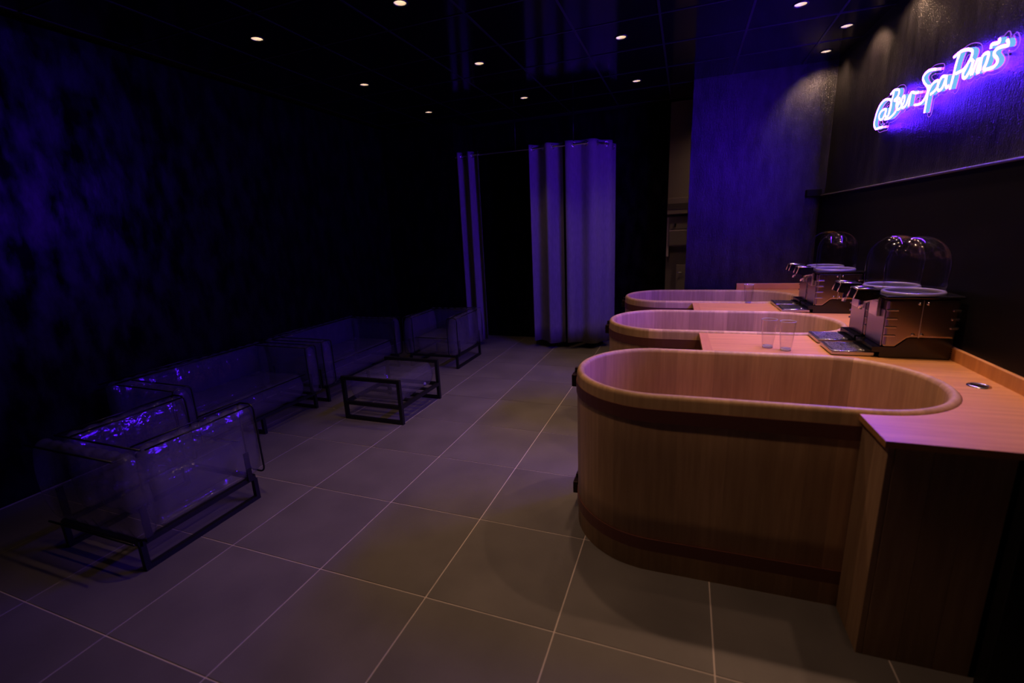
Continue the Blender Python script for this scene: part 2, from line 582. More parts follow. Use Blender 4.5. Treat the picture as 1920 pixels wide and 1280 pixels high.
def band(z0, z1, o0, o1, n=28):
    a, b = stadium(o0, n), stadium(o1, n)
    N = len(a)
    mb = MB()
    vs = [(x, y, z) for pts, z in ((a, z0), (b, z0), (b, z1), (a, z1)) for x, y in pts]
    fs = []
    for i in range(N):
        j = (i + 1) % N
        for q in range(4):
            r_ = (q + 1) % 4
            fs.append((q * N + i, q * N + j, r_ * N + j, r_ * N + i))
    return mb.add(vs, fs)

def make_tub():
    root = thing('soaking_tub', 'x', 'tub')
    for k in range(14):
        a = -PI / 2 + (k + 0.5) * PI / 14
        o = link('stave', sm_c, root); o.location = (ST, 0, 0); o.rotation_euler = (0, 0, a)
        o = link('stave', sm_c, root); o.location = (-ST, 0, 0); o.rotation_euler = (0, 0, a + PI)
    wd = 2 * ST / 8
    for k in range(8):
        x = -ST + wd * (k + 0.5)
        o = link('stave', sm_s, root); o.location = (x, RAD, 0); o.rotation_euler = (0, 0, PI / 2)
        o = link('stave', sm_s, root); o.location = (x, -RAD, 0); o.rotation_euler = (0, 0, -PI / 2)
    MB().prism(stadium(-0.0405, 20), 0.05, 0.085).build('bottom_board', M['cedar'], root)
    for z0, z1 in ((0.755, 0.815), (0.108, 0.172)):
        h = band(z0, z1, 0.0003, 0.0045).build('hoop', M['hoop'], root)
        h['label'] = 'dark red-brown metal strap'
        # strap lock at the foot end: two turned-out lugs with bolts
        MB().box(-HL - 0.034, -HL - 0.006, -0.02, 0.13, z0 - 0.002, z1 + 0.004, 0.003).build('clamp', M['clamp'], h)
        for y in (0.02, 0.09):
            MB().tube([(-HL - 0.030, y, (z0 + z1) / 2), (-HL - 0.040, y, (z0 + z1) / 2)], 0.008, 10).build('bolt', M['steel'], h)
        MB().box(-HL - 0.026, -HL - 0.002, 0.03, 0.055, z1 + 0.003, z1 + 0.030, 0.003).build('lug', M['clamp'], h)
    return root

tub = make_tub()
tub_labels = ['large oval cedar soaking tub nearest the camera', 'middle oval cedar soaking tub of the three', 'farthest oval cedar soaking tub, beside the back wall']
for i, v in enumerate(TUBS):
    t = tub if i == 0 else copy_tree(tub)
    t.location = loc(TUB_U, v, 0)
    t.rotation_euler = (0, 0, TH)
    tag(t, tub_labels[i], 'tub', 'oval wooden tubs in a row')

# ------------------------------------------------------------------ worktop
WZ = 0.865
G = 0.0015
def arc_right(vc, n=28):
    """from the far side of a tub round its right end to its near side (decreasing v)"""
    r = RAD + G
    return [(TUB_U + ST + r * math.cos(PI / 2 - PI * k / n), vc + r * math.sin(PI / 2 - PI * k / n)) for k in range(n + 1)]

UF = 1.762
poly = [(2.262, 0.862), (2.911, 0.862), (2.911, 4.655), (2.235, 4.655)]
poly += [(2.235, TUBS[2] + RAD + G)] + arc_right(TUBS[2]) + [(UF, TUBS[2] - RAD - G)]
poly += [(UF, TUBS[1] + RAD + G)] + arc_right(TUBS[1]) + [(UF, TUBS[1] - RAD - G)]
poly += [(UF, TUBS[0] + RAD + G)] + arc_right(TUBS[0]) + [(2.262, TUBS[0] - RAD - G)]
wt = MB().prism(poly, WZ - 0.024, WZ).build('worktop', M['worktop'])
turned(wt)
tag(wt, 'long pale beech worktop wrapping round the three wooden tubs', 'worktop')
MB().box(2.911, 2.931, 0.862, 4.655, WZ - 0.024, WZ + 0.062, 0.002).build('upstand', M['worktop'], wt)
MB().box(2.235, 2.910, 4.633, 4.655, WZ + 0.0005, WZ + 0.062, 0.004).build('upstand', M['worktop'], wt)

for i_ in (0, 1):                          # board closing the front end of each tongue
    va, vb = TUBS[i_] + RAD + 0.003, TUBS[i_ + 1] - RAD - 0.003
    MB().box(UF - 0.002, UF + 0.052, va, vb, WZ - 0.0235, WZ + 0.0012, 0.0008).build('end_board', M['end_board'], wt)

def cabinet(label, u0, u1, v0, v1, faces):
    root = thing('counter_cabinet', label, 'cabinet', loc(u0, v0, 0), TH, 'cabinets under the worktop')
    a, b = u1 - u0, v1 - v0
    top = WZ - 0.025
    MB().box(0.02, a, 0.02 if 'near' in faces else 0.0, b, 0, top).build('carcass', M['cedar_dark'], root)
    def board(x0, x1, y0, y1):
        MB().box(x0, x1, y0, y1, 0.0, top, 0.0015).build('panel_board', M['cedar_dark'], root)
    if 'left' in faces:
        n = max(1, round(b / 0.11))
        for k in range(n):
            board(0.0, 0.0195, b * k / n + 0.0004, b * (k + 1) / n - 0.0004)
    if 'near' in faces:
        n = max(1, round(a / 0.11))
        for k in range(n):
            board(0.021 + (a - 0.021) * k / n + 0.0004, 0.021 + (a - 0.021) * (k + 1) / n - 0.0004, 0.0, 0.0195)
    return root

cabinet('dark wooden counter end cabinet in front of the nearest tub', 2.276, 2.610, 0.872, TUBS[0] - RAD - 0.004, ('left', 'near'))
cabinet('wooden cabinet between the nearest and the middle tub', UF + 0.018, 2.56, TUBS[0] + RAD + 0.004, TUBS[1] - RAD - 0.004, ('left',))
cabinet('wooden cabinet between the middle and the farthest tub', UF + 0.018, 2.56, TUBS[1] + RAD + 0.004, TUBS[2] - RAD - 0.004, ('left',))
cabinet('narrow wooden cabinet between the farthest tub and the back wall', 2.25, 2.90, TUBS[2] + RAD + 0.004, 4.65, ('left',))

cap = thing('cable_grommet', 'round chrome cable cap set in the worktop', 'cable cap', loc(2.822, 1.535, WZ), TH)
MB().lathe([(0.0, 0.004), (0.026, 0.004), (0.030, 0.002)], 28).build('lid', M['black_plastic'], cap)
MB().lathe([(0.028, 0.003), (0.032, 0.006), (0.038, 0.004), (0.040, 0.0003)], 28).build('rim', M['chrome'], cap)

# ------------------------------------------------------------------ partition at the counter end
pt = thing('partition', 'black framed glossy dark partition at the counter end', 'partition', loc(2.612, 0.80, 0), TH)
MB().box(0.0, 0.045, 0.0, 0.05, 0, 2.2, 0.002).build('post', M['frame'], pt)
MB().box(0.045, 0.318, 0.015, 0.03, 0.04, 2.16).build('panel', M['darkglass'], pt)
MB().box(0.045, 0.318, 0.008, 0.04, 0.0, 0.04).build('bottom_rail', M['frame'], pt)
MB().box(0.045, 0.318, 0.008, 0.04, 2.16, 2.2).build('top_rail', M['frame'], pt)
MB().box(0.045, 0.318, 0.006, 0.042, 0.60, 0.64).build('middle_rail', M['frame'], pt)

# ------------------------------------------------------------------ beer dispensers
def make_dispenser():
    """front faces -x, origin at the centre of the body on the worktop"""
    root = thing('beer_dispenser', 'x', 'beer dispenser')
    hx, hy = 0.152, 0.1225
    # black plinth with sloped front shoulder
    mb = MB()
    pf = [(-hx + 0.004, 0.0), (hx - 0.006, 0.0), (hx - 0.006, 0.108), (-0.035, 0.108), (-0.085, 0.058), (-hx - 0.03, 0.058), (-hx - 0.03, 0.03), (-hx + 0.004, 0.03)]
    n = len(pf)
    vs = [(x, -hy + 0.006, z) for x, z in pf] + [(x, hy - 0.006, z) for x, z in pf]
    mb.add(vs, [tuple(range(n)), tuple(range(2 * n - 1, n - 1, -1))] + [(i, n + i, n + (i + 1) % n, (i + 1) % n) for i in range(n)])
    pl = mb.build('plinth', M['black_plastic'], root)
    fins = MB()
    for k in range(9):
        fins.box(hx - 0.007, hx + 0.001, -hy + 0.012, hy - 0.012, 0.008 + k * 0.011, 0.014 + k * 0.011)
    fins.build('vent_fins', M['black_plastic'], pl)
    # steel body, its lower edge follows the plinth
    bf = [(-hx + 0.012, 0.0585), (-0.088, 0.0585), (-0.037, 0.1085), (hx, 0.1085), (hx, 0.308), (-hx + 0.012, 0.308)]
    mb = MB()
    n = len(bf)
    vs = [(x, -hy, z) for x, z in bf] + [(x, hy, z) for x, z in bf]
    mb.add(vs, [tuple(range(n)), tuple(range(2 * n - 1, n - 1, -1))] + [(i, n + i, n + (i + 1) % n, (i + 1) % n) for i in range(n)])
    body = mb.build('body', M['steel_side'], root)
    bv = body.modifiers.new('bevel', 'BEVEL'); bv.width = 0.012; bv.segments = 3; bv.limit_method = 'ANGLE'
    MB().box(-hx + 0.0075, -hx + 0.0125, -hy + 0.02, hy - 0.02, 0.06, 0.25, 0.0015).build('front_panel', M['steel'], root)
    for sy in (-1, 1):
        for k in range(4):
            z = 0.115 + k * 0.044
            x0 = -hx + 0.006
            MB().box(x0, x0 + 0.052, sy * (hy + 0.002) - 0.0045, sy * (hy + 0.002) + 0.0045, z, z + 0.010, 0.003).build('rib', M['steel'], body)
            if k:
                MB().box(hx - 0.030, hx + 0.003, sy * (hy + 0.002) - 0.0045, sy * (hy + 0.002) + 0.0045, z, z + 0.010, 0.003).build('rib', M['steel'], body)
        for x, z in ((-0.012, 0.285), (0.022, 0.285), (-0.022, 0.128), (0.014, 0.128)):
            MB().tube([(x, sy * (hy - 0.001), z), (x, sy * (hy + 0.003), z)], 0.008, 12).build('rivet', M['steel'], body)
        MB().box(0.0015, 0.0045, sy * hy - 0.001, sy * hy + 0.001, 0.112, 0.302).build('seam', M['trim_metal'], body)
    MB().box(-hx - 0.004, hx + 0.012, -hy - 0.006, hy + 0.006, 0.3085, 0.322, 0.005).build('top_plate', M['black_plastic'], root)
    # collar ring and dome
    mb = MB()
    mb.lathe([(0.114, 0.3225), (0.114, 0.331), (0.117, 0.3365), (0.126, 0.3365), (0.1305, 0.331), (0.1305, 0.3225)], 48)
    mb.build('collar_ring', M['ring'], root)
    MB().disc((0, 0), 0.111, 0.3235, 40).build('keg_well', M['black_plastic'], root)
    pr = [(0.1265, 0.337), (0.1288, 0.40), (0.1295, 0.47)]
    for k in range(1, 13):
        a = k / 12 * PI / 2
        pr.append((max(0.1295 * math.cos(a), 0.0006), 0.47 + 0.142 * math.sin(a)))
    dm = MB().lathe(pr, 48).build('dome', M['dome'], root)
    dm['label'] = 'clear plastic dome'
    # tap: slanted black head with chrome edges, spout and polished front plate
    mb = MB()
    q = [(-hx - 0.105, 0.350), (-hx - 0.005, 0.347), (-hx - 0.005, 0.300), (-hx - 0.060, 0.285), (-hx - 0.118, 0.298)]
    n = len(q)
    wv = 0.046
    vs = [(x, -wv, z) for x, z in q] + [(x, wv, z) for x, z in q]
    mb.add(vs, [tuple(range(n)), tuple(range(2 * n - 1, n - 1, -1))] + [(i, n + i, n + (i + 1) % n, (i + 1) % n) for i in range(n)])
    tp = mb.build('tap_head', M['black_plastic'], root)
    for sy in (-1, 1):
        MB().tube([(q[1][0], sy * wv, q[1][1]), (q[0][0], sy * wv, q[0][1]), (q[4][0], sy * wv, q[4][1])], 0.0042, 10).build('edge_trim', M['chrome'], tp)
    MB().tube([(q[0][0], -wv, q[0][1]), (q[0][0], wv, q[0][1])], 0.0042, 10).build('edge_trim', M['chrome'], tp)
    MB().tube([(-hx - 0.062, 0, 0.290), (-hx - 0.064, 0, 0.262), (-hx - 0.070, 0, 0.236)], 0.011, 12).build('spout', M['chrome'], tp)
    MB().tube([(-hx - 0.012, 0, 0.296), (-hx - 0.05, 0, 0.278)], 0.014, 12).build('spout', M['chrome'], tp)
    MB().box(-hx - 0.010, -hx + 0.006, -0.052, 0.052, 0.205, 0.305, 0.003).build('front_plate', M['chrome'], root)
    # drip tray
    tr = MB().box(-hx - 0.205, -hx - 0.012, -0.106, 0.106, 0.004, 0.026, 0.004).build('drip_tray', M['steel'], root)
    MB().tube([(-hx - 0.202, -0.103, 0.0245), (-hx - 0.015, -0.103, 0.0245), (-hx - 0.015, 0.103, 0.0245), (-hx - 0.202, 0.103, 0.0245)], 0.003, 8, closed=True).build('tray_rim', M['chrome'], tr)
    MB().box(-hx - 0.19, -hx - 0.05, -0.094, 0.094, 0.0255, 0.0285, 0.001).build('grille', M['grille'], tr)
    MB().box(-hx - 0.05, -hx - 0.012, -0.098, 0.098, 0.0262, 0.034, 0.002).build('tray_back', M['black_plastic'], tr)
    MB().lathe([(0.0, 0.0335), (0.010, 0.0330), (0.012, 0.0285)], 16, c=(-hx - 0.066, -0.078)).build('tray_knob', M['chrome'], tr)
    return root

dsp = make_dispenser()
dl = ['domed steel beer dispenser nearest the camera on the worktop', 'domed steel beer dispenser second nearest the camera, beside the nearest one', 'domed steel beer dispenser third from the camera, by the far glass', 'domed steel beer dispenser farthest from the camera']
for i, (u, v) in enumerate(((2.756, 2.064), (2.756, 2.326), (2.764, 3.347), (2.764, 3.610))):
    d = dsp if i == 0 else copy_tree(dsp)
    d.location = loc(u, v, WZ)
    d.rotation_euler = (0, 0, TH)
    tag(d, dl[i], 'beer dispenser', 'domed beer dispensers on the worktop')

# ------------------------------------------------------------------ drinking glasses
def make_glass():
    root = thing('drinking_glass', 'x', 'glass')
    MB().lathe([(0.0005, 0.0005), (0.026, 0.0005), (0.028, 0.003), (0.0335, 0.06), (0.0400, 0.165), (0.0407, 0.166), (0.0390, 0.165), (0.0325, 0.06), (0.0272, 0.016), (0.024, 0.012), (0.0005, 0.011)], 36).build('cup', M['glass'], root)
    MB().lathe([(0.0388, 0.1645), (0.0393, 0.1675), (0.0403, 0.1682), (0.0410, 0.1668), (0.0408, 0.1645)], 36).build('rim', M['glass_glint'], root)
    MB().lathe([(0.0005, 0.0008), (0.0255, 0.0008), (0.0272, 0.004), (0.0262, 0.013), (0.020, 0.0108), (0.0005, 0.0102)], 36).build('thick_base', M['glass_glint'], root)
    return root

gl = make_glass()
for i, (x, y, lb) in enumerate(((2.106, 2.060, 'clear empty beer glass, left of the pair by the nearest dispensers'), (2.190, 2.010, 'clear empty beer glass, right of the pair by the nearest dispensers'), (2.180, 3.69, 'clear empty beer glass standing alone between the middle and farthest tub'))):
    g = gl if i == 0 else copy_tree(gl)
    g.location = (x, y, WZ + 0.0003)
    tag(g, lb, 'glass', 'beer glasses on the worktop')

# ------------------------------------------------------------------ neon sign
NEON = [
    [[(3.218, 2.171), (3.279, 2.177), (3.341, 2.179), (3.380, 2.208), (3.385, 2.238), (3.363, 2.290), (3.321, 2.330), (3.256, 2.347), (3.180, 2.336), (3.132, 2.310), (3.127, 2.273), (3.145, 2.237), (3.176, 2.224), (3.204, 2.245), (3.198, 2.275), (3.235, 2.286), (3.283, 2.283), (3.310, 2.263), (3.296, 2.235), (3.254, 2.225), (3.219, 2.242), (3.198, 2.275)]],
    [[(3.158, 2.362), (3.109, 2.374), (3.046, 2.362), (3.025, 2.342), (3.045, 2.318), (3.087, 2.309), (3.029, 2.290), (3.020, 2.256), (3.057, 2.225), (3.128, 2.210), (3.201, 2.215)], [(3.107, 2.368), (3.130, 2.304), (3.149, 2.238)]],
    [[(3.036, 2.260), (3.001, 2.273), (2.998, 2.295), (3.026, 2.305), (3.043, 2.279), (3.032, 2.247), (2.995, 2.236), (2.963, 2.244)]],
    [[(2.963, 2.244), (2.934, 2.261), (2.931, 2.294), (2.955, 2.303), (2.970, 2.274), (2.958, 2.240), (2.924, 2.233), (2.893, 2.241)]],
    [[(2.893, 2.241), (2.868, 2.283), (2.841, 2.299), (2.792, 2.283), (2.746, 2.275)], [(2.849, 2.292), (2.858, 2.224)]],
    [[(2.572, 2.348), (2.602, 2.357), (2.660, 2.367), (2.703, 2.361), (2.718, 2.341), (2.692, 2.311), (2.647, 2.279), (2.638, 2.256), (2.652, 2.229), (2.686, 2.209), (2.733, 2.207), (2.779, 2.215)]],
    [[(2.632, 2.285), (2.631, 2.231), (2.637, 2.142)], [(2.631, 2.239), (2.606, 2.274), (2.568, 2.287), (2.529, 2.280), (2.530, 2.253), (2.556, 2.237), (2.597, 2.230)]],
    [[(2.449, 2.281), (2.492, 2.292), (2.518, 2.272), (2.526, 2.242), (2.500, 2.226), (2.469, 2.238), (2.448, 2.278)], [(2.445, 2.285), (2.445, 2.250), (2.430, 2.222), (2.405, 2.228)]],
    [[(2.404, 2.359), (2.352, 2.367), (2.298, 2.361), (2.246, 2.342), (2.233, 2.322), (2.254, 2.291), (2.294, 2.271), (2.356, 2.270)], [(2.351, 2.364), (2.371, 2.315), (2.379, 2.255), (2.392, 2.205)]],
    [[(2.218, 2.289), (2.246, 2.300), (2.267, 2.275), (2.288, 2.247), (2.272, 2.226), (2.248, 2.230), (2.223, 2.254), (2.211, 2.287)], [(2.210, 2.289), (2.217, 2.248), (2.209, 2.224)]],
    [[(2.203, 2.224), (2.183, 2.269), (2.176, 2.281), (2.153, 2.277)]],
    [[(2.150, 2.280), (2.165, 2.240), (2.160, 2.222), (2.140, 2.222)], [(2.084, 2.299), (2.082, 2.315), (2.056, 2.311), (2.027, 2.307), (2.030, 2.322)]],
    [[(2.140, 2.222), (2.145, 2.270), (2.129, 2.290), (2.093, 2.282), (2.099, 2.244), (2.111, 2.223), (2.070, 2.212), (2.031, 2.213), (2.014, 2.224), (2.023, 2.241), (2.047, 2.262), (2.047, 2.278), (2.023, 2.284), (1.988, 2.279), (1.956, 2.273), (1.970, 2.297)]],
]
NU, NV, NZ = 2.905, 2.65, 2.27
sign = thing('neon_sign', 'glowing blue-violet neon script sign reading @BeerSpaParis on the right wall', 'neon sign', loc(NU, NV, NZ), TH)
allseg = []
for letter in NEON:
    mb = MB()
    for st in letter:
        pts = spline(st, 4)
        allseg += [(a, b) for a, b in zip(pts, pts[1:])]
        n = len(pts)
        vs = []
        for i, p in enumerate(pts):                 # shallow rounded front of the strip
            q0, q1 = pts[max(i - 1, 0)], pts[min(i + 1, n - 1)]
            tv, tz = q1[0] - q0[0], q1[1] - q0[1]
            ln = math.hypot(tv, tz) or 1
            for k, d in ((-0.0064, 0.0), (-0.0034, -0.0026), (0.0034, -0.0026), (0.0064, 0.0)):
                vs.append((d, p[0] - tz / ln * k - NV, p[1] + tv / ln * k - NZ))
        mb.add(vs, [(4 * i + k, 4 * i + k + 1, 4 * i + k + 5, 4 * i + k + 4) for i in range(n - 1) for k in range(3)])
    lt = mb.build('letter_tube', M['neon'], sign, fix=False)
    hb = MB()
    for st in letter:                       # glowing side walls of the flexible strip
        pts = spline(st, 4)
        n = len(pts)
        for sd_ in (-1, 1):
            vs = []
            for i, p in enumerate(pts):
                q0, q1 = pts[max(i - 1, 0)], pts[min(i + 1, n - 1)]
                tv, tz = q1[0] - q0[0], q1[1] - q0[1]
                ln = math.hypot(tv, tz) or 1
                ov, oz = -tz / ln * 0.0064 * sd_, tv / ln * 0.0064 * sd_
                vs += [(0.0, p[0] + ov - NV, p[1] + oz - NZ), (0.0215, p[0] + ov - NV, p[1] + oz - NZ)]
            hb.add(vs, [(2 * i, 2 * i + 1, 2 * i + 3, 2 * i + 2) for i in range(n - 1)])
    hb.build('strip_housing', M['housing'], lt, fix=False)
    bb = MB()  # hidden ribbon added behind the letters to light the wall
    for st in letter:
        pts = spline(st, 4)
        n = len(pts)
        vs = []
        for i, p in enumerate(pts):
            q0, q1 = pts[max(i - 1, 0)], pts[min(i + 1, n - 1)]
            tv, tz = q1[0] - q0[0], q1[1] - q0[1]
            ln = math.hypot(tv, tz) or 1
            for k in (-0.0064, 0.0064):
                vs.append((0.0216, p[0] - tz / ln * k - NV, p[1] + tv / ln * k - NZ))
        bb.add(vs, [(2 * i, 2 * i + 1, 2 * i + 3, 2 * i + 2) for i in range(n - 1)])
    bb.build('wall_glow_ribbon', M['neon_wall_glow'], lt, fix=False)

# clear acrylic plate cut to the outline of the script
h = 0.007
v0, v1, zz0, zz1 = 1.89, 3.45, 2.08, 2.44
nx, nz_ = int((v1 - v0) / h), int((zz1 - zz0) / h)
gv, gz = np.meshgrid(v0 + np.arange(nx + 1) * h, zz0 + np.arange(nz_ + 1) * h, indexing='ij')
dist = np.full(gv.shape, 9.0)
for a, b in allseg:
    ax, az, bx_, bz = a[0], a[1], b[0], b[1]
    dx, dz = bx_ - ax, bz - az
    t = np.clip(((gv - ax) * dx + (gz - az) * dz) / (dx * dx + dz * dz + 1e-12), 0, 1)
    dist = np.minimum(dist, np.hypot(gv - ax - t * dx, gz - az - t * dz))
fld = dist - 0.024
edges_next = {}
front = MB()
def cross(i, j, k, l):
    a, b = fld[i, j], fld[k, l]
    t = a / (a - b)
    return (round(gv[i, j] + (gv[k, l] - gv[i, j]) * t, 5), round(gz[i, j] + (gz[k, l] - gz[i, j]) * t, 5))
for i in range(nx):
    for j in range(nz_):
        cs = [(i, j), (i + 1, j), (i + 1, j + 1), (i, j + 1)]
        ins = [fld[c] < 0 for c in cs]
        if not any(ins):
            continue
        pg, cp = [], []
        for k in range(4):
            a, b = cs[k], cs[(k + 1) % 4]
            if ins[k]:
                pg.append((gv[a], gz[a]))
            if ins[k] != ins[(k + 1) % 4]:
                c = cross(*a, *b)
                pg.append(c)
                cp.append((c, ins[k]))
        if len(pg) >= 3:
            front.add([(0.0235, p[0] - NV, p[1] - NZ) for p in pg], [tuple(range(len(pg)))])
        if len(cp) == 2:
            s, e = (cp[0][0], cp[1][0]) if cp[0][1] else (cp[1][0], cp[0][0])
            if s != e:
                edges_next[s] = e
front.build('backing_plate', M['plate'], sign, fix=False)
loops = []
while edges_next:
    s = next(iter(edges_next))
    lp = [s]
    c = edges_next.pop(s)
    while c != s and c in edges_next:
        lp.append(c)
        c = edges_next.pop(c)
    if len(lp) > 8:
        loops.append(lp)
eg = MB()
for lp in loops:
    lp = lp[::2]
    if len(lp) > 5:
        eg.tube([(0.0255, p[0] - NV, p[1] - NZ) for p in lp], 0.0017, 4, closed=True)
eg.build('plate_edge', M['plate_edge'], sign, fix=False)
for v, z in ((3.30, 2.20), (2.80, 2.25), (2.40, 2.30), (2.06, 2.26)):
    MB().tube([(0.016, v - NV, z - NZ), (0.0625, v - NV, z - NZ)], 0.006, 10).build('standoff', M['chrome'], sign)

# ------------------------------------------------------------------ curtains and rail
RZ = 2.575
def rail_path():
    pts = [(-1.30, 5.02)]
    pts += [(x, 5.02) for x in np.linspace(-1.2, 0.36, 40)]
    for k in range(1, 13):
        a = -PI / 2 + k / 12 * PI / 2
        pts.append((0.36 + 0.34 * math.cos(a), 5.36 + 0.34 * math.sin(a)))
    pts.append((0.70, 5.60))
    return pts
RP = [np.array(p) for p in rail_path()]
cum = np.concatenate([[0], np.cumsum([np.linalg.norm(b - a) for a, b in zip(RP, RP[1:])])])
def on_rail(s):
    s = min(max(s, 0), cum[-1])
    i = min(int(np.searchsorted(cum, s, side='right')) - 1, len(RP) - 2)
    t = (s - cum[i]) / (cum[i + 1] - cum[i])
    p = RP[i] + (RP[i + 1] - RP[i]) * t
    d = RP[i + 1] - RP[i]
    d = d / np.linalg.norm(d)
    return p, d

rail = thing('curtain_rail', 'chrome curtain rail bent round the changing cubicle', 'curtain rail', (0, 5.0, 0))
MB().tube([(p[0], p[1] - 5.0, RZ) for p in RP], 0.012, 10).build('rod', M['chrome'], rail)
for x, y in ((-0.45, 5.02), (0.30, 5.02)):
    MB().tube([(x, y - 5.0, RZ + 0.012), (x, y - 5.0, CZ)], 0.006, 8).build('hanger', M['frame'], rail)
MB().tube([(-1.30, 0.02, RZ), (-1.285, 0.02, RZ)], 0.03, 16).build('wall_flange', M['chrome'], rail)
MB().tube([(0.70, 0.60, RZ), (0.70, 0.585, RZ)], 0.03, 16).build('wall_flange', M['chrome'], rail)

def curtain(label, s0, s1, lam, amp, ph, flare0=0.0, flare1=0.0, seed=0):
    rg = random.Random(seed)
    mid, _ = on_rail((s0 + s1) / 2)
    root = thing('curtain', label, 'curtain', (float(mid[0]), float(mid[1]), 0), 0, 'grommet curtains of the changing cubicle')
    n = int((s1 - s0) / 0.008)
    rows_ = [0.085, 0.3, 0.6, 1.0, 1.4, 1.8, 2.2, 2.45, 2.58, 2.62]
    wob = [rg.uniform(-1, 1) for _ in range(6)]
    vs = []
    for z in rows_:
        t = (RZ - z) / RZ
        for i in range(n + 1):
            k = i / n
            s = s0 + (s1 - s0) * k
            p, d = on_rail(s)
            nrm = np.array([d[1], -d[0]])
            a = 2 * PI * (s - s0) / lam + ph
            off = amp * (math.sin(a) + 0.22 * math.sin(2.3 * a + wob[0] * 3) * t + 0.35 * t * math.sin(0.61 * a + wob[1] * 3))
            sh = (flare0 * (1 - k) + flare1 * k) * t
            q = p + nrm * off * (1 - 0.15 * t) + d * sh
            vs.append((q[0] - mid[0], q[1] - mid[1], z + 0.012 * math.sin(a * 0.5) * (1 if z < 0.1 else 0)))
    fs = []
    W_ = n + 1
    for r in range(len(rows_) - 1):
        for i in range(n):
            fs.append((r * W_ + i, r * W_ + i + 1, (r + 1) * W_ + i + 1, (r + 1) * W_ + i))
    c = MB().add(vs, fs, True).build('cloth', M['curtain'], root, fix=False)
    sd = c.modifiers.new('thickness', 'SOLIDIFY'); sd.thickness = 0.003
    # eyelets where the rod passes through the cloth
    k = 0
    s = s0 + (PI - ph) / (2 * PI) * lam
    while s > s0 + 0.02:
        s -= lam / 2
    while s < s1:
        if s > s0 + 0.005:
            p, d = on_rail(s)
            sgn = math.cos(2 * PI * (s - s0) / lam + ph)
            nrm = np.array([d[1], -d[0]])
            tdir = d + nrm * amp * 2 * PI / lam * sgn
            tdir = tdir / np.linalg.norm(tdir)
            tv = Vector((tdir[0], tdir[1], 0))
            ring = [Vector((p[0] - mid[0], p[1] - mid[1], RZ)) + tv * 0.027 * math.cos(b) + Vector((0, 0, 1)) * 0.027 * math.sin(b) for b in [2 * PI * q / 20 for q in range(20)]]
            MB().tube(ring, 0.0055, 8, closed=True).build('eyelet', M['chrome'], root)
        s += lam / 2
    return root

curtain('narrow grey eyelet curtain drawn back beside the far armchair', 0.02, 0.33, 0.155, 0.055, 0.4, seed=1)
curtain('grey eyelet curtain left of the dark slit, gathered in folds', 1.04, 1.46, 0.26, 0.050, 2.2, seed=2)
curtain('broad grey eyelet curtain rounding the cubicle corner beside the tubs', 1.50, cum[-1] - 0.02, 0.30, 0.036, 1.0, seed=3)

# ------------------------------------------------------------------ things in the passage
bx = thing('electrical_panel', 'grey electrical panel on the passage wall', 'electrical panel', (1.54, 5.59, 1.30), 0)
MB().box(-0.125, 0.20, -0.05, 0.005, 0.0, 0.375, 0.004).build('case', M['greybox'], bx)
MB().box(-0.11, 0.18, -0.056, -0.0505, 0.19, 0.205).build('rail_strip', M['white'], bx)
MB().box(-0.11, 0.18, -0.056, -0.0505, 0.215, 0.355, 0.002).build('door', M['greywall'], bx)
MB().box(-0.11, 0.18, -0.056, -0.0505, 0.015, 0.18, 0.002).build('door', M['greywall'], bx)
MB().box(-0.05, -0.035, -0.064, -0.0565, 0.245, 0.285).build('latch', M['black_plastic'], bx)
tk = thing('wall_trunking', 'grey horizontal cable trunking above the electrical panel', 'cable trunk', (1.55, 5.59, 1.70), 0)
MB().box(-0.155, 0.22, -0.085, 0.005, 0.0, 0.2, 0.004).build('cover', M['greybox'], tk)
MB().box(-0.155, 0.22, -0.088, -0.0855, 0.06, 0.13).build('slot', M['greydark'], tk)
dj = MB().box(1.398, 1.425, 5.545, 5.598, 1.17, 1.665, 0.003).build('door_jamb_strip', M['white'])
tag(dj, 'upright white strip at the edge of the dark wall in the passage', 'strip')
dr = MB().box(1.53, 1.75, 5.57, 5.5985, 0.0, 1.06, 0.003).build('door_1', M['greybox'])
tag(dr, kind='structure')
lh = thing('door_lever', 'small steel lever handle beside the blue-lit wall', 'door handle', (1.60, 5.565, 0.965), 0)
MB().tube([(0, 0.005, 0), (0, -0.04, 0)], 0.008, 10).build('neck', M['chrome'], lh)
MB().tube([(0.005, -0.04, 0), (-0.06, -0.04, 0)], 0.007, 10).build('grip', M['chrome'], lh)

# ------------------------------------------------------------------ inflatable furniture
def pill_section(t, z0, z1, rad, n=4):
    """rounded-rectangle section in (t, z), half thickness t"""
    out = []
    for cx, cz, a0 in ((t - rad, z1 - rad, 0), (-t + rad, z1 - rad, PI / 2), (-t + rad, z0 + rad, PI), (t - rad, z0 + rad, 1.5 * PI)):
        for k in range(n + 1):
            a = a0 + k / n * PI / 2
            out.append((cx + rad * math.cos(a), cz + rad * math.sin(a)))
    return out

